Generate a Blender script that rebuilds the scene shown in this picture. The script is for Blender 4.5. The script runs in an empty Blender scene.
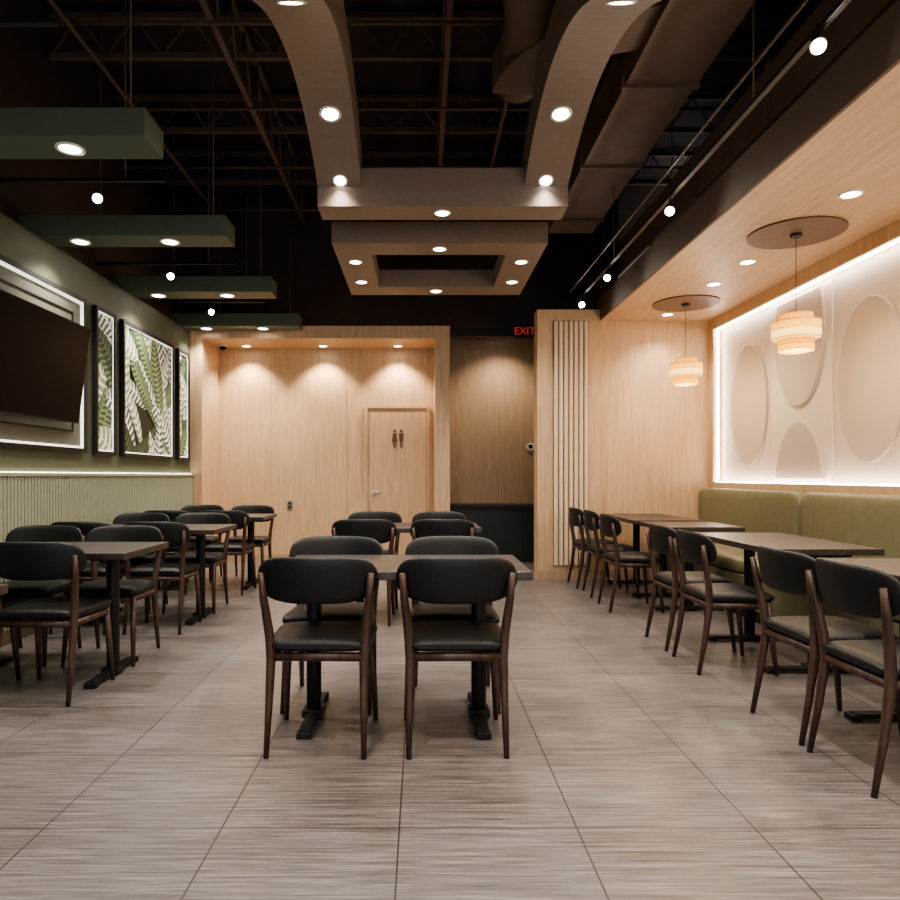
import bpy, bmesh, math, random
from mathutils import Vector, Matrix
random.seed(4)
scene = bpy.context.scene
scene.view_settings.look = 'AgX - Medium High Contrast'
H0 = 1.17
PW = 2.25   # global lamp power factor

# ------------------------------------------------------------------ materials
def new_mat(name):
    m = bpy.data.materials.new(name); m.use_nodes = True
    nt = m.node_tree
    b = nt.nodes.get('Principled BSDF')
    return m, nt, b
def plain(name, col, rough=0.5, metal=0.0, var=0.0, vscale=8.0, spec=0.5, bump=0.0):
    m, nt, b = new_mat(name)
    b.inputs['Base Color'].default_value = (*col, 1)
    b.inputs['Roughness'].default_value = rough
    b.inputs['Metallic'].default_value = metal
    b.inputs['Specular IOR Level'].default_value = spec
    if var > 0 or bump > 0:
        geo = nt.nodes.new('ShaderNodeNewGeometry')
        n = nt.nodes.new('ShaderNodeTexNoise'); n.inputs['Scale'].default_value = vscale
        n.inputs['Detail'].default_value = 4
        nt.links.new(geo.outputs['Position'], n.inputs['Vector'])
        r = nt.nodes.new('ShaderNodeValToRGB')
        r.color_ramp.elements[0].position = 0.3; r.color_ramp.elements[1].position = 0.7
        r.color_ramp.elements[0].color = (*[c*(1-var) for c in col], 1)
        r.color_ramp.elements[1].color = (*[min(1, c*(1+var)) for c in col], 1)
        nt.links.new(n.outputs['Fac'], r.inputs['Fac'])
        nt.links.new(r.outputs['Color'], b.inputs['Base Color'])
        if bump > 0:
            bp = nt.nodes.new('ShaderNodeBump'); bp.inputs['Strength'].default_value = bump
            bp.inputs['Distance'].default_value = 0.01
            nt.links.new(n.outputs['Fac'], bp.inputs['Height'])
            nt.links.new(bp.outputs['Normal'], b.inputs['Normal'])
    return m
def emit(name, col, strength):
    m, nt, b = new_mat(name)
    b.inputs['Base Color'].default_value = (*col, 1)
    b.inputs['Emission Color'].default_value = (*col, 1)
    b.inputs['Emission Strength'].default_value = strength
    return m
def wood(name, c1, c2, scale, rough=0.45, space='world'):
    m, nt, b = new_mat(name)
    if space == 'world':
        g = nt.nodes.new('ShaderNodeNewGeometry'); src = g.outputs['Position']
    else:
        g = nt.nodes.new('ShaderNodeTexCoord'); src = g.outputs['Object']
    mp = nt.nodes.new('ShaderNodeMapping'); mp.inputs['Scale'].default_value = scale
    nt.links.new(src, mp.inputs['Vector'])
    n = nt.nodes.new('ShaderNodeTexNoise'); n.inputs['Scale'].default_value = 1.0
    n.inputs['Detail'].default_value = 5; n.inputs['Roughness'].default_value = 0.62
    n.inputs['Distortion'].default_value = 0.35
    nt.links.new(mp.outputs['Vector'], n.inputs['Vector'])
    r = nt.nodes.new('ShaderNodeValToRGB')
    r.color_ramp.elements[0].position = 0.32; r.color_ramp.elements[1].position = 0.68
    r.color_ramp.elements[0].color = (*c1, 1); r.color_ramp.elements[1].color = (*c2, 1)
    nt.links.new(n.outputs['Fac'], r.inputs['Fac'])
    nt.links.new(r.outputs['Color'], b.inputs['Base Color'])
    b.inputs['Roughness'].default_value = rough
    return m

OAK1, OAK2 = (0.48, 0.32, 0.19), (0.65, 0.46, 0.295)
m_oak_v = wood('oak_vertical_grain', OAK1, OAK2, (46, 46, 2.4))
m_oak_y = wood('oak_soffit_grain', (0.46,0.31,0.19), (0.62,0.44,0.29), (50, 2.4, 40))
m_oak_dim = wood('oak_dim_panel', (0.38, 0.255, 0.155), (0.52, 0.37, 0.24), (42, 42, 2.2))  # darker copy of the oak; corridor dimness put into the colour
m_slat = plain('slat_oak_lit', (0.70, 0.56, 0.42), 0.5)  # wood slats lightened; the light falling on them is put into the colour
m_slatgap = plain('slat_gap', (0.30, 0.20, 0.125), 0.6)
m_walnut = wood('walnut_legs', (0.030, 0.015, 0.010), (0.080, 0.043, 0.030), (40, 40, 4), 0.42, 'obj')
m_leather = plain('black_leather', (0.008, 0.0085, 0.0085), 0.48, bump=0.15, var=0.2, vscale=120, spec=0.38)
m_tabletop = wood('table_laminate', (0.026, 0.020, 0.018), (0.056, 0.045, 0.039), (3, 60, 60), 0.38, 'obj')
m_blackmetal = plain('black_metal', (0.010, 0.010, 0.010), 0.5, 0.0, spec=0.35)
m_black = plain('black_paint', (0.010, 0.009, 0.008), 0.6)
m_ceil = plain('ceiling_dark', (0.030, 0.020, 0.015), 0.8, var=0.3, vscale=2)
m_struct = plain('structure_brown', (0.13, 0.086, 0.060), 0.7)
m_brownwall = plain('wall_dark_brown', (0.046, 0.029, 0.020), 0.8, var=0.15, vscale=3)
m_duct = wood('duct_brown', (0.16, 0.108, 0.076), (0.21, 0.145, 0.104), (3, 3, 3), 0.6)
m_taupe = plain('taupe_paint', (0.22, 0.17, 0.138), 0.55, var=0.05, vscale=20)
m_green = plain('wall_green', (0.095, 0.112, 0.072), 0.6, var=0.06, vscale=5)
m_beam = plain('beam_green', (0.080, 0.106, 0.075), 0.55, var=0.06, vscale=9)
m_wains = plain('wainscot_green', (0.33, 0.355, 0.265), 0.5)
m_olive = plain('olive_vinyl', (0.195, 0.190, 0.115), 0.42, var=0.08, vscale=14, bump=0.1)
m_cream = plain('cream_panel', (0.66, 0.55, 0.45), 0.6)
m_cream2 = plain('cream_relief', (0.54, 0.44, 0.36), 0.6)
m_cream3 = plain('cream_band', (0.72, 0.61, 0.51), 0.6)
m_discw = plain('ceiling_disc_brown', (0.14, 0.08, 0.045), 0.5, var=0.15, vscale=30)
m_white = plain('white_trim', (0.75, 0.73, 0.70), 0.4)
m_steel = plain('brushed_steel', (0.55, 0.53, 0.50), 0.3, 1.0)
m_brass = plain('brass', (0.70, 0.45, 0.20), 0.3, 1.0)
m_screen = plain('tv_screen', (0.006, 0.006, 0.006), 0.35, spec=0.08)
m_grey = plain('grey_panel', (0.13, 0.14, 0.11), 0.6)
m_pict = plain('pictogram_brown', (0.10, 0.06, 0.04), 0.5)
m_lens = emit('downlight_lens', (1.0, 0.92, 0.80), 14)
m_spotlens = emit('spot_lens', (1.0, 0.95, 0.86), 240)
m_led = emit('led_strip', (1.0, 0.94, 0.87), 28)
m_glowline = emit('glow_line', (1.0, 0.97, 0.9), 1.3)  # LED line around the TV; white print borders share the glow
m_ledsoft = emit('led_ledge', (1.0, 0.92, 0.75), 9.0)
m_exit = emit('exit_red', (0.9, 0.06, 0.02), 0.35)
m_darkcab = plain('cabinet_dark_green', (0.016, 0.022, 0.019), 0.5)

# shade : warm glow
m_shade, nt, b = new_mat('pendant_fabric')
b.inputs['Base Color'].default_value = (0.40, 0.22, 0.07, 1)
g = nt.nodes.new('ShaderNodeTexCoord'); sx = nt.nodes.new('ShaderNodeSeparateXYZ')
nt.links.new(g.outputs['Object'], sx.inputs[0])
r = nt.nodes.new('ShaderNodeValToRGB')
mr = nt.nodes.new('ShaderNodeMapRange'); mr.inputs[1].default_value = -0.14; mr.inputs[2].default_value = 0.14
nt.links.new(sx.outputs['Z'], mr.inputs[0]); nt.links.new(mr.outputs[0], r.inputs['Fac'])
e = r.color_ramp.elements
e[0].position = 0.0; e[0].color = (1.0, 0.50, 0.04, 1)
e[1].position = 1.0; e[1].color = (0.50, 0.20, 0.015, 1)
for p_,c_ in ((0.15,(1.0,0.46,0.03)),(0.30,(0.60,0.20,0.01)),(0.36,(1.0,0.66,0.16)),(0.50,(1.0,0.74,0.24)),(0.60,(1.0,0.48,0.04)),(0.75,(0.70,0.28,0.02))):
    k = e.new(p_); k.color = (*c_, 1)
nt.links.new(r.outputs['Color'], b.inputs['Emission Color'])
b.inputs['Emission Strength'].default_value = 2.4

# floor
m_floor, nt, b = new_mat('floor_striated_tile')
geo = nt.nodes.new('ShaderNodeNewGeometry')
def mapping(sc, loc=(0,0,0)):
    mp = nt.nodes.new('ShaderNodeMapping'); mp.inputs['Scale'].default_value = sc
    mp.inputs['Location'].default_value = loc
    nt.links.new(geo.outputs['Position'], mp.inputs['Vector']); return mp
def noise(sc, detail=4, rough=0.6):
    mp = mapping(sc)
    n = nt.nodes.new('ShaderNodeTexNoise'); n.inputs['Scale'].default_value = 1
    n.inputs['Detail'].default_value = detail; n.inputs['Roughness'].default_value = rough
    nt.links.new(mp.outputs['Vector'], n.inputs['Vector']); return n
def math_(op, a, bb, clamp=False):
    n = nt.nodes.new('ShaderNodeMath'); n.operation = op; n.use_clamp = clamp
    for i, v in enumerate((a, bb)):
        if v is None: continue
        if isinstance(v, (int, float)): n.inputs[i].default_value = v
        else: nt.links.new(v, n.inputs[i])
    return n.outputs[0]
n1 = noise((2.2, 85, 1), 6, 0.72); n2 = noise((5, 210, 1), 4, 0.72); n3 = noise((1.3, 2.2, 1), 5)
v = math_('MULTIPLY', n1.outputs['Fac'], 0.52)
v = math_('ADD', v, math_('MULTIPLY', n2.outputs['Fac'], 0.34))
v = math_('ADD', v, math_('MULTIPLY', n3.outputs['Fac'], 0.14))
r = nt.nodes.new('ShaderNodeValToRGB')
e = r.color_ramp.elements
e[0].position = 0.39; e[0].color = (0.045, 0.038, 0.036, 1)
e[1].position = 0.61; e[1].color = (0.265, 0.243, 0.236, 1)
k = e.new(0.5); k.color = (0.138, 0.121, 0.115, 1)
nt.links.new(v, r.inputs['Fac'])
T = 0.59
sx = nt.nodes.new('ShaderNodeSeparateXYZ'); nt.links.new(geo.outputs['Position'], sx.inputs[0])
def grout(out, off, width, period):
    a = math_('ADD', out, off)
    a = math_('PINGPONG', a, period/2)
    return math_('LESS_THAN', a, width)
gx = grout(sx.outputs['X'], 0.072 + T*10, 0.0026, T)
gy = grout(sx.outputs['Y'], T*20+0.1, 0.0026, T)
gg = math_('MAXIMUM', gx, gy)
mix = nt.nodes.new('ShaderNodeMix'); mix.data_type = 'RGBA'
nt.links.new(gg, mix.inputs[0]); nt.links.new(r.outputs['Color'], mix.inputs[6])
mix.inputs[7].default_value = (0.022, 0.019, 0.018, 1)
nt.links.new(mix.outputs[2], b.inputs['Base Color'])
b.inputs['Roughness'].default_value = 0.35
bp = nt.nodes.new('ShaderNodeBump'); bp.inputs['Strength'].default_value = 0.10; bp.inputs['Distance'].default_value = 0.01
nt.links.new(v, bp.inputs['Height']); nt.links.new(bp.outputs['Normal'], b.inputs['Normal'])

# leaf
def leafmat(name, cA, cB, freq, slant):
    m, nt, b = new_mat(name)
    uv = nt.nodes.new('ShaderNodeUVMap'); uv.uv_map = 'UVMap'
    s = nt.nodes.new('ShaderNodeSeparateXYZ'); nt.links.new(uv.outputs[0], s.inputs[0])
    def M(op, a, bb, cl=False):
        n = nt.nodes.new('ShaderNodeMath'); n.operation = op; n.use_clamp = cl
        for i, v in enumerate((a, bb)):
            if v is None: continue
            if isinstance(v, (int, float)): n.inputs[i].default_value = v
            else: nt.links.new(v, n.inputs[i])
        return n.outputs[0]
    au = M('ABSOLUTE', s.outputs['X'], None)
    ph = M('SUBTRACT', M('MULTIPLY', s.outputs['Y'], freq), M('MULTIPLY', au, slant))
    sn = M('SINE', ph, None)
    fac = M('ADD', M('MULTIPLY', sn, 0.9), 0.5, True)
    fac = M('MULTIPLY', fac, M('SUBTRACT', 1.15, M('MULTIPLY', au, 0.5)), True)
    mid = M('LESS_THAN', au, 0.06)
    fac = M('MAXIMUM', fac, mid)
    mx = nt.nodes.new('ShaderNodeMix'); mx.data_type = 'RGBA'
    nt.links.new(fac, mx.inputs[0])
    mx.inputs[6].default_value = (*cA, 1); mx.inputs[7].default_value = (*cB, 1)
    nt.links.new(mx.outputs[2], b.inputs['Base Color'])
    b.inputs['Roughness'].default_value = 0.6
    b.inputs['Emission Strength'].default_value = 0.22  # emission added to lighten the prints; they are no light source
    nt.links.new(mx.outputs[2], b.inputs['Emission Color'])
    return m
m_leafs = [leafmat('leaf_print_white', (0.05,0.08,0.045), (0.90,0.92,0.83), 70, 4.0),
           leafmat('leaf_print_green', (0.035,0.065,0.032), (0.22,0.30,0.14), 90, 5.0),
           leafmat('leaf_print_pale', (0.24,0.29,0.17), (0.80,0.82,0.70), 60, 3.5),
           leafmat('leaf_print_dark', (0.012,0.024,0.014), (0.08,0.12,0.06), 80, 4.0)]
m_poster = plain('poster_ground', (0.012, 0.020, 0.012), 0.6)

# ------------------------------------------------------------------ mesh builder
class MB:
    def __init__(s): s.v=[]; s.f=[]; s.m=[]; s.sm=[]; s.mats=[]
    def mi(s, mat):
        if mat not in s.mats: s.mats.append(mat)
        return s.mats.index(mat)
    def face(s, idx, mat, smooth=False):
        s.f.append(idx); s.m.append(s.mi(mat)); s.sm.append(smooth)
    def box(s, x0,x1,y0,y1,z0,z1, mat, M=None):
        b0=len(s.v)
        for z in (z0,z1):
            for (x,y) in ((x0,y0),(x1,y0),(x1,y1),(x0,y1)):
                p=Vector((x,y,z)); p = M@p if M else p
                s.v.append(tuple(p))
        for q in ((0,3,2,1),(4,5,6,7),(0,1,5,4),(1,2,6,5),(2,3,7,6),(3,0,4,7)):
            s.face([b0+i for i in q], mat)
    def loft(s, secs, mat, cap=True, smooth=True, closed=True):
        b0=len(s.v); n=len(secs[0])
        for sec in secs: s.v += [tuple(p) for p in sec]
        for i in range(len(secs)-1):
            for j in range(n if closed else n-1):
                k=(j+1)%n
                s.face([b0+i*n+j, b0+i*n+k, b0+(i+1)*n+k, b0+(i+1)*n+j], mat, smooth)
        if cap:
            s.face([b0+j for j in reversed(range(n))], mat)
            s.face([b0+(len(secs)-1)*n+j for j in range(n)], mat)
    def tube(s, pts, radii, mat, n=8, sq=1.0):
        pts=[Vector(p) for p in pts]
        if isinstance(radii,(int,float)): radii=[radii]*len(pts)
        secs=[]
        for i,p in enumerate(pts):
            d=(pts[min(i+1,len(pts)-1)]-pts[max(i-1,0)]).normalized()
            up=Vector((0,0,1)) if abs(d.z)<0.9 else Vector((0,1,0))
            a=d.cross(up).normalized(); b=a.cross(d).normalized()
            secs.append([p+a*math.cos(t)*radii[i]+b*math.sin(t)*radii[i]*sq for t in [2*math.pi*k/n for k in range(n)]])
        s.loft(secs, mat)
    def cyl(s, c, r, z0, z1, mat, n=32, r2=None):
        r2 = r if r2 is None else r2
        secs=[[ (c[0]+math.cos(2*math.pi*k/n)*rr, c[1]+math.sin(2*math.pi*k/n)*rr, z) for k in range(n)] for z,rr in ((z0,r),(z1,r2))]
        s.loft(secs, mat)
    def obj(s, name, loc=(0,0,0), rot=0, bevel=0, seg=2):
        me=bpy.data.meshes.new(name); me.from_pydata(s.v,[],s.f)
        for m in s.mats: me.materials.append(m)
        for p,mi,sm in zip(me.polygons,s.m,s.sm): p.material_index=mi; p.use_smooth=sm
        bm=bmesh.new(); bm.from_mesh(me); bmesh.ops.recalc_face_normals(bm, faces=bm.faces); bm.to_mesh(me); bm.free()
        o=bpy.data.objects.new(name, me); scene.collection.objects.link(o)
        o.location=loc; o.rotation_euler=(0,0,rot)
        if bevel:
            md=o.modifiers.new('bevel','BEVEL'); md.width=bevel; md.segments=seg; md.limit_method='ANGLE'
        return o
def inst(src, name, loc, rot=(0,0,0)):
    o=bpy.data.objects.new(name, src.data); scene.collection.objects.link(o)
    o.location=loc; o.rotation_euler=rot
    for m in src.modifiers:
        n=o.modifiers.new(m.name,m.type)
        if m.type=='BEVEL': n.width=m.width; n.segments=m.segments; n.limit_method=m.limit_method
    return o
def simple_box(name, x0,x1,y0,y1,z0,z1, mat, bevel=0):
    mb=MB(); cx,cy=(x0+x1)/2,(y0+y1)/2
    mb.box(x0-cx,x1-cx,y0-cy,y1-cy,0,z1-z0,mat)
    return mb.obj(name,(cx,cy,z0),bevel=bevel)

# ------------------------------------------------------------------ room shell
CEIL=5.0; YF=-2.6; YB=9.33
simple_box('floor', -3.2,3.6,YF-0.1,10.1,-0.1,0, m_floor)
simple_box('ceiling', -3.2,3.6,YF-0.1,10.1,CEIL,CEIL+0.1, m_ceil)
simple_box('wall_left', -3.2,-3.06,YF,10.1,0,CEIL, m_brownwall)
simple_box('wall_left_lining', -3.06,-2.92,YF,8.6,0,3.0, m_green)
simple_box('wall_right', 3.42,3.6,YF,8.0,0,CEIL, m_brownwall)
simple_box('wall_back', -3.06,0.18,YB,YB+0.12,0,3.0, m_oak_v)
simple_box('wall_back_upper', -3.06,3.42,8.72,8.84,3.07,CEIL, m_brownwall)
simple_box('wall_back_right', 2.03,3.42,7.80,7.95,0,2.94, m_oak_v)
simple_box('wall_corridor_end', 0.1,2.3,9.95,10.1,0,CEIL, m_oak_dim)
simple_box('wall_corridor_side', 2.12,2.3,7.95,9.95,0,CEIL, m_brownwall)
mb=MB()
mb.box(-3.06,3.42,YF-0.1,YF,3.0,CEIL,m_brownwall); mb.box(-3.06,-2.7,YF-0.1,YF,0,3.0,m_brownwall)
mb.box(3.0,3.42,YF-0.1,YF,0,3.0,m_brownwall); mb.box(-2.7,3.0,YF-0.1,YF,0,0.25,m_brownwall)
mb.obj('wall_front')
for i,x in enumerate((-2.7,-0.8,1.1)):  # invented openings behind the camera, letting world light in as frontal fill
    mb=MB(); w=1.9
    mb.box(x,x+0.05,YF-0.08,YF-0.02,0.25,3.0,m_blackmetal); mb.box(x+w-0.05,x+w,YF-0.08,YF-0.02,0.25,3.0,m_blackmetal)
    mb.box(x+0.05,x+w-0.05,YF-0.08,YF-0.02,0.25,0.30,m_blackmetal); mb.box(x+0.05,x+w-0.05,YF-0.08,YF-0.02,2.95,3.0,m_blackmetal)
    mb.obj('fill_window_%d'%(i+1))

# niche frame
mb=MB()
mb.box(-2.92,-2.77,8.6,YB,0,3.07,m_oak_v)
mb.box(0.18,0.367,8.6,9.95,0,3.07,m_oak_v)
mb.box(-2.77,0.18,8.6,YB,2.91,3.07,m_oak_v)
mb.obj('trim_1')
mb=MB()
for x in (-2.05,-1.02): mb.box(x-0.0015,x+0.0015,YB-0.003,YB,0.1,2.91,m_oak_dim)
mb.obj('trim_2')
simple_box('baseboard_back', -2.77,-0.80,YB-0.015,YB,0,0.1, m_oak_dim)
simple_box('wall_corridor_header', 0.367,2.12,8.72,8.84,2.96,3.07, m_black)
mb=MB(); mb.box(0.372,1.9,9.25,9.9,0.0,0.72,m_darkcab); mb.box(0.37,1.92,9.22,9.92,0.72,0.77,m_black)
for x in (0.88,1.39): mb.box(x-0.004,x+0.004,9.245,9.25,0.05,0.70,m_black)
mb.obj('low_cabinet')
# slatted column
mb=MB(); CX0=1.32
mb.box(CX0,2.03,7.72,7.95,0,3.06,m_oak_v)
n=7; x0,x1=1.50,1.90; w=(x1-x0)/n
mb.box(x0-0.004,x1+0.004,7.712,7.72,0.15,2.93,m_slatgap)
for i in range(n):
    xa=x0+i*w+0.007; xb=x0+(i+1)*w-0.007
    mb.loft([[(xa,7.712,z),(xa+0.003,7.690,z),(xb-0.003,7.690,z),(xb,7.712,z)] for z in (0.16,2.92)],m_slat,smooth=False)
mb.obj('column_slatted')
simple_box('baseboard_column',CX0,2.03,7.71,7.72,0,0.10,m_oak_dim)
simple_box('baseboard_back_right',2.03,2.6,7.79,7.80,0,0.10,m_oak_dim)
# soffit
mb=MB()
mb.box(2.05,3.42,YF,7.80,2.94,3.2,m_oak_y)
mb.box(2.03,2.05,YF,7.80,2.94,3.2,m_struct)
mb.obj('ceiling_soffit')

# wainscot left (fluted trim)
mb=MB()
mb.box(-2.92,-2.885,YF,8.59,0.1,1.17,m_wains)
y=YF+0.02
while y<8.57:
    secs=[]
    for z in (0.1,1.17):
        secs.append([(-2.885+0.014*math.sin(t), y+0.018*(1-math.cos(t)), z) for t in [math.pi*k/4 for k in range(5)]])
    mb.loft(secs,m_wains,cap=False)
    y+=0.042
mb.obj('wainscot_left')
mb=MB(); mb.box(-2.92,-2.86,YF,8.59,1.17,1.195,m_wains); mb.box(-2.915,-2.900,YF,8.58,1.195,1.200,m_ledsoft)
mb.obj('trim_3')
simple_box('baseboard_left',-2.92,-2.87,YF,8.59,0,0.1,m_struct)

# ------------------------------------------------------------------ right wall feature
mb=MB()
yA,yB_=0.4,7.66; zA,zB=1.10,2.82
mb.box(3.29,3.42,YF,7.80,0,zA,m_oak_v); mb.box(3.29,3.42,YF,7.80,zB,2.94,m_oak_v)
mb.box(3.29,3.42,yB_,7.80,zA,zB,m_oak_v); mb.box(3.29,3.42,YF,yA,zA,zB,m_oak_v)
mb.obj('wall_right_lining')
mb=MB()
mb.box(3.395,3.42,yA,yB_,zA,zB,m_cream)
def disc(cy,cz,ry,rz,x0,x1,mat,clip=(zA+0.05,zB-0.05)):
    N=96; pts=[]
    for k in range(N):
        a=2*math.pi*k/N
        pts.append((cy+ry*math.cos(a), min(max(cz+rz*math.sin(a),clip[0]),clip[1])))
    mb.loft([[(x1,p[0],p[1]) for p in pts],[(x0+0.006,p[0],p[1]) for p in pts],
             [(x0,cy+(p[0]-cy)*0.985,cz+(p[1]-cz)*0.985) for p in pts]],mat,smooth=False)
cols=[7.02,6.07,5.12,4.17,3.22,2.27,1.32]
for i,c in enumerate(cols):
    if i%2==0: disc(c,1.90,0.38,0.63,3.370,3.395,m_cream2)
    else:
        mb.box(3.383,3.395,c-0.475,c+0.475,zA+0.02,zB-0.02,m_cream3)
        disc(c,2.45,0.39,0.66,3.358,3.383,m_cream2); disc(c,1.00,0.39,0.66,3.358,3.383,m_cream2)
mb.obj('wall_relief_panel')
mb=MB()
mb.box(3.33,3.35,yA,yB_,zB-0.012,zB,m_led); mb.box(3.33,3.35,yA,yB_,zA,zA+0.012,m_led)
mb.box(3.33,3.35,yB_-0.012,yB_,zA+0.012,zB-0.012,m_led); mb.box(3.33,3.35,yA,yA+0.012,zA+0.012,zB-0.012,m_led)
mb.obj('led_strip_light')

# ------------------------------------------------------------------ banquettes
def superloft_y(mb, y0,y1, cx,cz,hx,hz,mat,e=5,ny=14,nn=24,edge=0.05):
    secs=[]
    for i in range(ny+1):
        t=i/ny; y=y0+(y1-y0)*(0.5-0.5*math.cos(math.pi*t))
        d=min(y-y0,y1-y); k=1-(0 if d>edge else (1-math.sqrt(max(0,1-(1-d/edge)**2)))*edge/min(hx,hz)*0.8)
        sec=[]
        for j in range(nn):
            a=2*math.pi*j/nn; c,s_=math.cos(a),math.sin(a)
            sec.append((cx+hx*k*math.copysign(abs(c)**(2/e),c), y, cz+hz*k*math.copysign(abs(s_)**(2/e),s_)))
        secs.append(sec)
    mb.loft(secs,mat)
for (a,b_) in ((5.72,7.78),(3.64,5.70),(1.56,3.62)):
    mb=MB(); L=b_-a; 
    mb.box(-0.27,0.33,0,L,0,0.09,m_black)
    mb.box(-0.28,0.33,0,L,0.09,0.34,m_olive)
    superloft_y(mb,0.002,L-0.002,0.02,0.405,0.30,0.068,m_olive)
    superloft_y(mb,0.002,L-0.002,0.272,0.755,0.062,0.285,m_olive)
    mb.obj('banquette_bench',(2.95,a,0))

# ------------------------------------------------------------------ chair
def make_chair():
    mb=MB()
    for sgn in (-1,1):
        mb.tube([(0.203*sgn,-0.265,0),(0.200*sgn,-0.228,0.20),(0.197*sgn,-0.200,0.40),(0.203*sgn,-0.205,0.50),(0.222*sgn,-0.232,0.66),(0.230*sgn,-0.250,0.765)],
                [0.0115,0.016,0.021,0.0205,0.017,0.012],m_walnut,10)
        mb.tube([(0.215*sgn,0.185,0),(0.205*sgn,0.162,0.22),(0.196*sgn,0.140,0.43)],[0.0115,0.0165,0.021],m_walnut,10)
        mb.tube([(0.196*sgn,-0.2,0.405),(0.197*sgn,0.14,0.405)],[0.021,0.021],m_walnut,8)
    mb.tube([(-0.195,-0.2,0.405),(0.195,-0.2,0.405)],0.020,m_walnut,8)
    mb.tube([(-0.196,0.14,0.405),(0.196,0.14,0.405)],0.020,m_walnut,8)
    secs=[]; N=14
    for i in range(N+1):
        t=i/N; a=math.pi*t; y=-0.225+0.405*(0.5-0.5*math.cos(a))
        u=2*(y+0.225)/0.405-1
        sh=(max(0,1-abs(u)**5))**(1/3.0)
        hx=(0.210+0.024*(u+1)/2)*(0.80+0.20*sh); hz=0.034*max(0.25,sh)
        sec=[]
        for j in range(24):
            b=2*math.pi*j/24; c,s_=math.cos(b),math.sin(b)
            sec.append((hx*math.copysign(abs(c)**0.45,c), y, 0.452+hz*math.copysign(abs(s_)**0.6,s_)))
        secs.append(sec)
    mb.loft(secs,m_leather)
    secs=[]; N=24
    for i in range(N+1):
        u=-math.cos(math.pi*i/N); x=0.258*u
        yb=-0.262+0.075*u*u
        sh=max(0.0,1-abs(u)**6)**(1/2.4)
        up=0.100*max(sh,0.12); dn=0.100*max((max(0,1-abs(u)**3.5))**(1/2.2),0.12); th=0.020*max(sh,0.25)
        sec=[]
        for j in range(20):
            b=2*math.pi*j/20; c,s_=math.cos(b),math.sin(b)
            zz=(up if s_>0 else dn)*math.copysign(abs(s_)**0.55,s_)
            sec.append((x, yb+th*math.copysign(abs(c)**0.8,c)-zz*0.16, 0.735-0.004*u*u+zz))
        secs.append(sec)
    mb.loft(secs,m_leather)
    return mb
chair0=make_chair().obj('dining_chair',(-0.435,3.08,0))
def chair(x,y,rot): return inst(chair0,'dining_chair',(x,y,0),(0,0,rot))
R=math.radians
chair(0.148,3.08,R(1.0)); chair0.rotation_euler[2]=R(-1.0)
def near_far(xs, yn, yf):
    for x in xs:
        if yn is not None: chair(x+random.uniform(-.01,.01),yn,R(random.uniform(-2,2)))
        if yf is not None: chair(x+random.uniform(-.01,.01),yf,R(180+random.uniform(-1,1)))
near_far((-0.46,0.17),None,3.53)
near_far((-0.44,0.17),5.56,6.18)
near_far((-1.98,-2.53),3.72,4.36)
near_far((-1.98,-2.53),5.27,5.96)
near_far((-1.95,-2.53),6.93,7.66)
for y in (2.68,3.17,4.20,4.74,6.03,6.72,7.28):
    chair(1.90+random.uniform(-.015,.015),y,R(-90+random.uniform(-3,3)))

# ------------------------------------------------------------------ tables
def make_table(L,bases,D=0.65):
    mb=MB()
    mb.box(-L/2,L/2,-D/2,D/2,0.712,0.75,m_tabletop)
    for bx in bases:
        mb.box(bx-0.028,bx+0.028,-0.27,0.27,0.012,0.036,m_blackmetal)
        mb.box(bx-0.05,bx+0.05,-0.055,0.055,0.012,0.046,m_blackmetal)
        for sy in (-1,1): mb.box(bx-0.034,bx+0.034,sy*0.27-0.02,sy*0.27+0.02,0.0,0.03,m_blackmetal)
        mb.cyl((bx,0),0.036,0.046,0.69,m_blackmetal,20)
        mb.box(bx-0.04,bx+0.04,-0.2,0.2,0.69,0.712,m_blackmetal)
    return mb
t0=make_table(1.15,(-0.435,0.365)).obj('dining_table',(-0.085,3.305,0),bevel=0.004)
for x,y in ((-0.085,5.80),(-2.185,4.02),(-2.185,5.62),(-2.185,7.28),(-2.185,2.33)):
    inst(t0,'dining_table',(x,y,0))
for y in (2.90,4.48,7.02): inst(t0,'dining_table',(2.34,y,0),(0,0,R(90)))
make_table(0.68,(0,)).obj('dining_table',(2.34,5.93,0),R(90),bevel=0.004)

# ------------------------------------------------------------------ lights helpers
def spot(loc, power, size=115, blend=0.7, col=(1,0.86,0.70), rad=0.05, rot=(0,0,0)):
    l=bpy.data.lights.new('downlight_lamp','SPOT'); l.energy=power*PW; l.spot_size=R(size); l.spot_blend=blend
    l.color=col; l.shadow_soft_size=rad
    o=bpy.data.objects.new('downlight_lamp',l); o.location=loc; o.rotation_euler=rot
    scene.collection.objects.link(o); return o
mb=MB(); N=28
def ring(r,z): return [(r*math.cos(2*math.pi*k/N),r*math.sin(2*math.pi*k/N),z) for k in range(N)]
mb.loft([ring(0.078,0),ring(0.078,-0.006),ring(0.062,-0.008),ring(0.058,-0.003)],m_white,cap=False)
mb.loft([ring(0.058,-0.003),ring(0.01,-0.003)],m_lens,cap=True)
dl0=None
def downlight(x,y,z,power=0,rot=(0,0,0),size=125,blend=.85,sc=1.0,col=(1,0.90,0.78)):
    global dl0
    if dl0 is None: dl0=mb_dl.obj('recessed_downlight',(x,y,z)); o=dl0; o.rotation_euler=rot
    else: o=inst(dl0,'recessed_downlight',(x,y,z),rot)
    o.scale=(sc,sc,sc)
    if power: spot((x,y,z-0.03),power,size,blend,col,rot=rot)
mb_dl=mb

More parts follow.
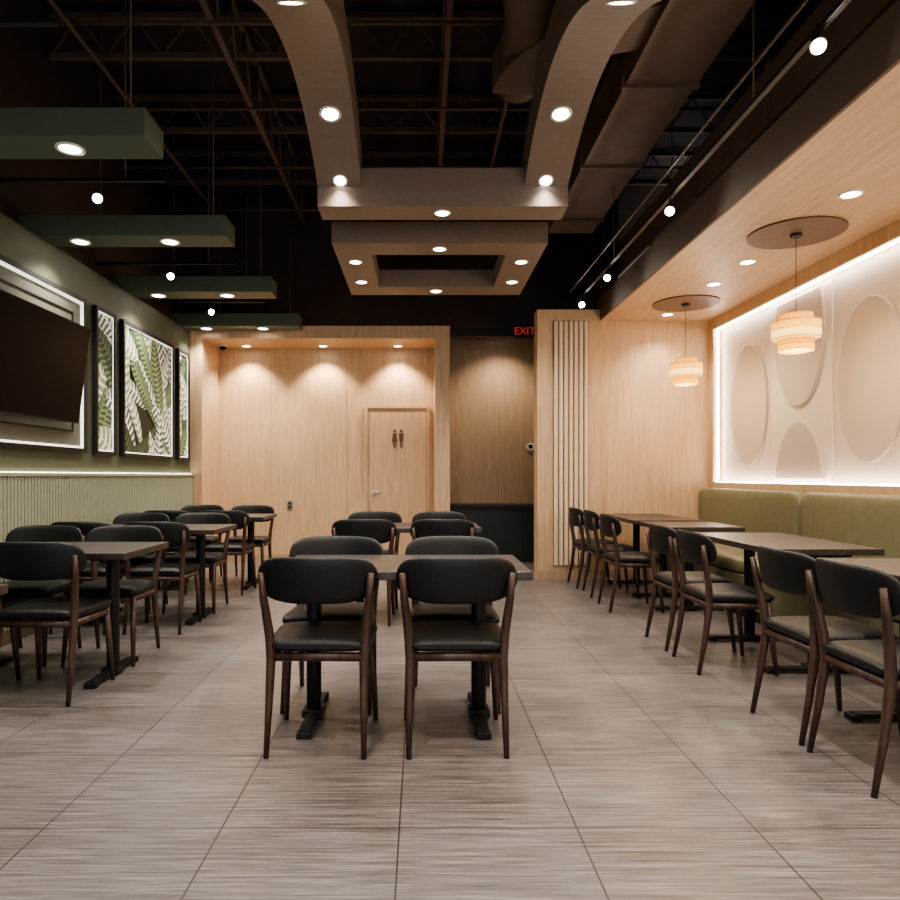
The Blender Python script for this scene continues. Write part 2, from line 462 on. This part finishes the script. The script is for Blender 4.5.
# green beams
for yf in (3.93,5.44,7.02,8.56):
    mb=MB(); L=3.06-1.4875
    mb.box(-L/2,L/2,-0.135,0.135,0,0.155,m_beam)
    mb.obj('ceiling_beam_green',(-(3.06+1.4875)/2,yf-0.135,3.0),bevel=0.003)
    for x in (-1.96,-2.66): downlight(x,yf-0.13,3.0,38)
    mb=MB()
    for x in (-1.62,-2.5): mb.cyl((x,yf-0.135),0.005,3.155,CEIL,m_struct,8)
    mb.obj('hanging_rod')

# centre frames
XC=0.16
mb=MB()
mb.box(-0.92,0.92,5.78,6.09,3.15,3.33,m_taupe); mb.box(-0.92,0.92,7.12,7.44,3.15,3.33,m_taupe)
mb.box(-0.92,-0.60,6.09,7.12,3.15,3.33,m_taupe); mb.box(0.60,0.92,6.09,7.12,3.15,3.33,m_taupe)
for x in (-0.8,0.8):
    for y in (5.95,7.28): mb.cyl((x,y),0.005,3.33,CEIL,m_struct,8)
mb.obj('hanging_ceiling_frame',(XC,0,0))
def arch(y):
    t=(y-4.02)/1.22; return 3.15+0.42*max(0,1-t*t)
mb=MB()
mb.box(-0.92,0.92,4.99,5.26,3.15,3.43,m_taupe); mb.box(-0.92,0.92,2.42,2.79,3.15,3.43,m_taupe)
for sg in (-1,1):
    a,b_=(0.60*sg,0.92*sg)
    secs=[]
    for i in range(29):
        y=2.79+ (5.24-2.79)*i/28
        h=arch(y); secs.append([(a,y,h),(b_,y,h),(b_,y,h+0.30),(a,y,h+0.30)])
    mb.loft(secs,m_taupe,smooth=False)
for x in (-0.8,0.8):
    for y in (3.2,4.9): mb.cyl((x,y),0.005,arch(y)+0.3,CEIL,m_struct,8)
mb.obj('hanging_arched_frame',(XC,0,0))
for x in (-0.75,0.75):
    for y in (3.09,4.42,4.955):
        sl=math.atan((arch(y+.02)-arch(y-.02))/.04); downlight(XC+x,y,arch(y)-0.001,34,(sl,0,0),sc=.92 if y<4.9 else .72)
downlight(XC,5.12,3.15,30,sc=.85); downlight(XC,5.93,3.15,30,sc=.85); downlight(XC,7.28,3.15,30,sc=.9)
for x in (-0.79,0.79):
    for y in (6.29,6.94): downlight(XC+x*0.97,y,3.15,0 if y<6.5 else 40,sc=.85)
for x in (-0.75,0.75): downlight(XC+x,2.6,3.15,42)
mb=MB()
mb.box(-0.92,0.92,-1.6,-1.28,3.15,3.4,m_taupe); mb.box(-0.92,0.92,1.5,1.82,3.15,3.4,m_taupe)
mb.box(-0.92,-0.60,-1.28,1.5,3.15,3.4,m_taupe); mb.box(0.60,0.92,-1.28,1.5,3.15,3.4,m_taupe)
for x in (-0.8,0.8):
    for y in (-1.4,1.6): mb.cyl((x,y),0.005,3.4,CEIL,m_struct,8)
mb.obj('hanging_ceiling_frame',(XC,0,0))
for x in (-0.76,0.76):
    for y in (1.66,-0.1): downlight(XC+x,y,3.15,56)

# soffit lights
for y,p in ((7.45,24),(6.27,30),(5.62,0),(4.27,34),(2.9,34),(1.0,50)): downlight(2.70,y,2.94,p,sc=.92)
# niche lights
for x in (-2.34,-1.31,-0.31): downlight(x,9.10,2.91,46,size=110,blend=.6,sc=.9,col=(1,0.82,0.62))
simple_box('ceiling_corridor',0.367,2.12,8.84,9.95,3.25,3.32,m_black)
downlight(1.15,9.45,3.25,44,col=(1,0.83,0.64))  # unseen lamp added to brighten the corridor end wall

# ------------------------------------------------------------------ pendants
def pendant(x,y,zc):
    mb=MB()
    mb.cyl((0,0),0.325,2.94-zc-0.012,2.94-zc,m_discw,56)
    mb.cyl((0,0),0.04,2.94-zc-0.03,2.94-zc-0.012,m_black,24)
    mb.cyl((0,0),0.0025,0.13,2.94-zc-0.03,m_black,8)
    mb.cyl((0,0),0.012,0.12,0.16,m_brass,12)
    NP=120
    def rs(r,z,amp=0.0035): return [((r+amp*math.cos(k*math.pi))*math.cos(2*math.pi*k/NP),(r+amp*math.cos(k*math.pi))*math.sin(2*math.pi*k/NP),z) for k in range(NP)]
    mb.loft([rs(0.105,0.132),rs(0.115,0.088)],m_shade,cap=False,smooth=False)
    mb.loft([rs(0.112,0.086,0),rs(0.158,0.075)],m_shade,cap=False,smooth=False)
    mb.loft([rs(0.158,0.075),rs(0.158,-0.045)],m_shade,cap=False,smooth=False)
    mb.loft([rs(0.158,-0.045),rs(0.118,-0.048,0)],m_shade,cap=False,smooth=False)
    mb.loft([rs(0.115,-0.05),rs(0.115,-0.135)],m_shade,cap=False,smooth=False)
    mb.loft([rs(0.115,-0.128,0),rs(0.005,-0.128,0)],m_shade,cap=False,smooth=False)
    mb.loft([rs(0.105,0.128,0),rs(0.005,0.128,0)],m_shade,cap=False,smooth=False)
    for r,z in ((0.107,0.132),(0.161,0.076),(0.161,0.02),(0.161,-0.045),(0.118,-0.136),(0.118,-0.09)):
        pts=[(r*math.cos(2*math.pi*k/48),r*math.sin(2*math.pi*k/48),z) for k in range(49)]
        mb.tube(pts,0.0026,m_brass,6)
    mb.obj('pendant_lamp',(x,y,zc))
    l=bpy.data.lights.new('pendant_bulb','POINT'); l.energy=18; l.color=(1,0.72,0.42); l.shadow_soft_size=0.08
    o=bpy.data.objects.new('pendant_bulb',l); o.location=(x,y,zc-0.24); scene.collection.objects.link(o)
pendant(2.71,6.96,2.24); pendant(2.73,4.95,2.215); pendant(2.73,2.2,2.215)

# ------------------------------------------------------------------ track lights
def track_spot(mb,p,aim):
    p=Vector(p); d=(Vector(aim)-p).normalized()
    mb.tube([p+Vector((0,0,0.10)),p],0.006,m_blackmetal,6)
    mb.tube([p-d*0.06,p+d*0.055],[0.026,0.036],m_blackmetal,16)
    mb.tube([p+d*0.0555,p+d*0.058],[0.029,0.029],m_spotlens,16)
mb=MB()
mb.box(1.745,1.775,YF+0.1,7.75,3.13,3.155,m_blackmetal)
mb.box(1.66,1.672,YF+0.1,7.6,3.22,3.232,m_struct)
for y,z in ((3.02,3.08),(4.8,3.05),(6.4,3.05),(7.4,3.05)):
    track_spot(mb,(1.76,y,z),(0.6,y-2.5,1.4))
for y in (0.5,3.6,6.2): mb.cyl((1.76,y),0.005,3.15,3.81,m_struct,8)
mb.obj('track_light_rail')
for yy,xe,xsp in ((4.6,-1.73,-2.18),(6.4,-1.75,-2.35),(7.8,-1.8,-2.4),(3.0,-1.6,-2.2)):
    mb=MB(); mb.box(-3.06,xe,yy-0.015,yy+0.015,3.16,3.18,m_blackmetal)
    track_spot(mb,(xsp,yy,3.05),(-1.0,0.5,1.2))
    mb.cyl((-2.0,yy),0.005,3.18,CEIL,m_struct,8)
    mb.obj('track_light_rail')

# ------------------------------------------------------------------ ceiling structure
def joist(axis,c,z,a0,a1,depth=0.5,name='ceiling_joist'):
    mb=MB(); w=0.022
    def bx(a,b_,z0,z1):
        if axis=='y': mb.box(c-w,c+w,a,b_,z0,z1,m_struct)
        else: mb.box(a,b_,c-w,c+w,z0,z1,m_struct)
    bx(a0,a1,z,z+0.05); bx(a0,a1,z+depth-0.05,z+depth)
    n=int((a1-a0)/0.45); st=(a1-a0)/n
    for i in range(n):
        p,q=a0+i*st,a0+(i+.5)*st; r_=a0+(i+1)*st
        P=(lambda t,zz:(c,t,zz)) if axis=='y' else (lambda t,zz:(t,c,zz))
        mb.tube([P(p,z+0.03),P(q,z+depth-0.03),P(r_,z+0.03)],0.011,m_struct,6)
    mb.obj(name)
for x in (-1.5,0.20): joist('y',x,4.42,YF+0.05,8.7,0.55)
for y in (3.2,4.4,5.6,6.8,8.0): joist('x',y,4.60,-3.05,3.4,0.38)
mb=MB()
for i in range(5):
    mb.tube([(-3.05,3.6+i*1.1,4.3),(3.4,3.6+i*1.1,4.3)],0.014,m_struct,6)
for x in (-2.4,-0.6,0.7): mb.tube([(x,YF+0.1,4.25),(x,8.7,4.25)],0.018,m_struct,6)
mb.obj('ceiling_conduit')
mb=MB()
def rect_sweep(mb,path,hw,hh,mat):
    secs=[]
    for i,p in enumerate(path):
        p=Vector(p); d=(Vector(path[min(i+1,len(path)-1)])-Vector(path[max(i-1,0)])); d.z=0; d.normalize()
        a=Vector((d.y,-d.x,0))
        secs.append([p+a*hw+Vector((0,0,-hh)),p-a*hw+Vector((0,0,-hh)),p-a*hw+Vector((0,0,hh)),p+a*hw+Vector((0,0,hh))])
    mb.loft(secs,mat,smooth=False)
rect_sweep(mb,[(1.62,YF+0.2,3.98),(1.62,7.4,3.98)],0.24,0.17,m_duct)
for y in (1.0,2.2,3.4,4.6,5.8,7.0): rect_sweep(mb,[(1.62,y-0.015,3.98),(1.62,y+0.015,3.98)],0.262,0.192,m_duct)
path=[(1.5,4.1,4.0)]+[(1.5-0.8*(math.sin(a)),4.1+0.8*(1-math.cos(a))*0.9,4.0) for a in [math.pi/2*k/8 for k in range(1,9)]]
rect_sweep(mb,path,0.20,0.13,m_duct)
mb.tube([(-0.1,3.55,4.05),(0.3,3.6,4.05),(0.62,3.9,4.05),(0.70,4.3,4.05),(0.70,4.95,4.05)],0.17,m_duct,20)
for y in (3.0,5.0): mb.cyl((1.84,y),0.006,4.1,CEIL,m_struct,6)
mb.obj('ventilation_duct')
mb=MB()
mb.box(2.35,3.0,2.5,8.3,3.55,3.95,m_duct)
for y in (3.4,4.6,5.8,7.0): mb.box(2.33,3.02,y-0.02,y+0.02,3.53,3.97,m_duct)
for y in (3.5,6.5):
    for x in (2.4,2.95): mb.cyl((x,y),0.006,3.95,CEIL,m_struct,6)
mb.obj('ventilation_duct')

# ------------------------------------------------------------------ TV & posters
def frame_rect(mb,x0,x1,ya,yb,za,zb,w,mat):
    mb.box(x0,x1,ya,yb,za,za+w,mat); mb.box(x0,x1,ya,yb,zb-w,zb,mat)
    mb.box(x0,x1,ya,ya+w,za+w,zb-w,mat); mb.box(x0,x1,yb-w,yb,za+w,zb-w,mat)
mb=MB()
frame_rect(mb,-2.92,-2.88,3.4,5.87,1.37,2.69,0.035,m_black)
frame_rect(mb,-2.92,-2.895,3.435,5.835,1.405,2.655,0.018,m_glowline)
mb.box(-2.92,-2.912,3.457,5.813,1.427,2.633,m_grey)
frame_rect(mb,-2.912,-2.902,3.6,5.68,1.54,2.54,0.012,m_black)
mb.obj('wall_frame_panel')
mb=MB()
M=Matrix.Translation((-2.82,4.86,1.60))@Matrix.Rotation(math.atan2(0.10,0.77),4,'Y')
mb.box(-0.02,0.02,-0.70,0.70,0,0.78,m_black,M)
mb.box(0.02,0.023,-0.69,0.69,0.015,0.77,m_screen,M)
mb.box(-0.045,-0.02,-0.35,0.35,0.15,0.6,m_blackmetal,M)
mb.box(-2.912,-2.82,4.8,5.0,1.85,2.1,m_blackmetal)
mb.obj('wall_mounted_tv')

def poster(name,ya,yb,za,zb,nleaf):
    mb=MB(); frame_rect(mb,-2.92,-2.875,ya,yb,za,zb,0.035,m_black)
    frame_rect(mb,-2.92,-2.892,ya+0.035,yb-0.035,za+0.035,zb-0.035,0.012,m_glowline)  # white border of the print, given an added glow
    mb.box(-2.92,-2.905,ya+0.04,yb-0.04,za+0.04,zb-0.04,m_poster)
    par=mb.obj(name)
    bm=bmesh.new(); uvl=bm.loops.layers.uv.new('UVMap')
    for i in range(nleaf):
        cy=random.uniform(ya,yb); cz=random.uniform(za,zb); ang=math.pi/2+random.uniform(-1.3,1.3)
        L=random.uniform(0.65,1.2); w=random.uniform(0.08,0.14); bend=random.uniform(-1.0,1.0)
        mi=(0,1,2,3,0,2,1)[i%7]; xx=-2.9045+0.0105*i/nleaf
        NU,NV=4,18; grid=[]
        px,pz=cy-math.cos(ang)*L/2,cz-math.sin(ang)*L/2
        for b_ in range(NV+1):
            t=b_/NV; row=[]
            prof=w*(max(0,math.sin(math.pi*t**0.8))**0.7)+0.001
            a=ang+bend*(t-0.5)
            if b_: px+=math.cos(a)*L/NV; pz+=math.sin(a)*L/NV
            for a_ in range(-NU,NU+1):
                u=a_/NU
                row.append((bm.verts.new((xx,px-math.sin(a)*u*prof,pz+math.cos(a)*u*prof)),u,t*L/0.8))
            grid.append(row)
        for b_ in range(NV):
            for a_ in range(2*NU):
                q=[grid[b_][a_],grid[b_][a_+1],grid[b_+1][a_+1],grid[b_+1][a_]]
                f=bm.faces.new([k[0] for k in q]); f.material_index=mi
                for lp,k in zip(f.loops,q): lp[uvl].uv=(k[1],k[2])
    m_=0.047
    for co,no in (((0,ya+m_,0),(0,-1,0)),((0,yb-m_,0),(0,1,0)),((0,0,za+m_),(0,0,-1)),((0,0,zb-m_),(0,0,1))):
        bmesh.ops.bisect_plane(bm,geom=bm.verts[:]+bm.edges[:]+bm.faces[:],plane_co=co,plane_no=no,clear_outer=True)
    me=bpy.data.meshes.new('leaves'); bm.to_mesh(me); bm.free()
    for m in m_leafs: me.materials.append(m)
    o=bpy.data.objects.new('leaves',me); scene.collection.objects.link(o); o.parent=par
poster('framed_leaf_print',6.03,6.43,1.36,2.69,20)
poster('framed_leaf_print',6.58,7.94,1.36,2.69,52)
poster('framed_leaf_print',8.08,8.47,1.36,2.69,20)

# ------------------------------------------------------------------ door and small items
mb=MB(); dx0,dx1=-0.765,0.115
mb.box(dx0,dx0+0.035,YB-0.035,YB,0,2.13,m_oak_v); mb.box(dx1-0.035,dx1,YB-0.035,YB,0,2.13,m_oak_v)
mb.box(dx0+0.035,dx1-0.035,YB-0.035,YB,2.095,2.13,m_oak_v)
mb.box(dx0+0.041,dx1-0.041,YB-0.022,YB,0.01,2.089,m_oak_v)
mb.box(dx0+0.035,dx0+0.041,YB-0.010,YB,0,2.095,m_pict); mb.box(dx1-0.041,dx1-0.035,YB-0.010,YB,0,2.095,m_pict)
mb.box(dx0+0.035,dx1-0.035,YB-0.010,YB,2.089,2.095,m_pict)
mb.tube([(-0.655,YB-0.022,0.95),(-0.655,YB-0.05,0.95)],0.026,m_steel,16)
mb.tube([(-0.655,YB-0.06,0.95),(-0.54,YB-0.06,0.95)],0.010,m_steel,10)
mb.obj('door_1')
mb=MB()
for cx,skirt in ((-0.36,True),(-0.27,False)):
    y=YB-0.028
    mb.tube([(cx,y+0.002,1.785),(cx,y-0.004,1.785)],0.019,m_pict,16)
    wb,wt=(0.038,0.022) if skirt else (0.026,0.032)
    mb.loft([[(cx-wt,y,1.755),(cx+wt,y,1.755),(cx+wb,y,1.64),(cx-wb,y,1.64)],[(cx-wt,y+0.005,1.755),(cx+wt,y+0.005,1.755),(cx+wb,y+0.005,1.64),(cx-wb,y+0.005,1.64)]],m_pict,smooth=False)
    for s_ in (-1,1): mb.box(cx+s_*0.012-0.008,cx+s_*0.012+0.008,y,y+0.005,1.56,1.64,m_pict)
mb.obj('restroom_sign')
mb=MB(); mb.box(-0.035,0.035,-0.008,0,-0.06,0.06,m_steel); mb.box(-0.018,0.018,-0.011,-0.008,0.008,0.038,m_black); mb.box(-0.018,0.018,-0.011,-0.008,-0.038,-0.008,m_black)
mb.obj('wall_outlet',(-1.80,YB-0.003,0.77))
mb=MB()
mb.cyl((0,0),0.055,-0.03,0,m_white,24)
secs=[[(0.045*math.cos(a)*math.cos(2*math.pi*k/20),0.045*math.cos(a)*math.sin(2*math.pi*k/20),-0.03-0.045*math.sin(a)) for k in range(20)] for a in [math.pi/2*j/6*0.97 for j in range(7)]]
mb.loft(secs,m_screen)
mb.obj('security_camera',(-2.62,9.0,2.91))
mb=MB(); mb.tube([(0,0,0),(0,-0.02,0)],0.06,m_white,24); mb.tube([(0,-0.0205,0),(0,-0.023,0)],0.030,m_screen,20)
mb.obj('wall_thermostat',(1.60,9.948,1.60))
mb=MB(); mb.box(-0.16,0.16,-0.02,0.02,-0.08,0.08,m_black); mb.cyl((0,0),0.008,0.08,0.13,m_black,8)
par=mb.obj('exit_sign',(1.32,8.55,2.985))
cu=bpy.data.curves.new('exit_text','FONT'); cu.body='EXIT'; cu.size=0.13; cu.align_x='CENTER'; cu.align_y='CENTER'; cu.extrude=0.001
o=bpy.data.objects.new('exit_text',cu); scene.collection.objects.link(o); o.rotation_euler=(R(90),0,0); o.location=(-0.02,-0.022,0); o.parent=par
cu.materials.append(m_exit)

# ------------------------------------------------------------------ world, camera
w=bpy.data.worlds.new('World'); scene.world=w; w.use_nodes=True
bg=w.node_tree.nodes['Background']; bg.inputs[0].default_value=(0.97,0.98,1.0,1); bg.inputs[1].default_value=2.6
cam=bpy.data.cameras.new('camera'); co=bpy.data.objects.new('camera',cam); scene.collection.objects.link(co)
co.location=(0,0,H0); co.rotation_euler=(R(90),0,0)
cam.sensor_width=36; cam.lens=680/900*36; cam.shift_x=29/900; cam.shift_y=26/900; cam.clip_start=0.05
scene.camera=co
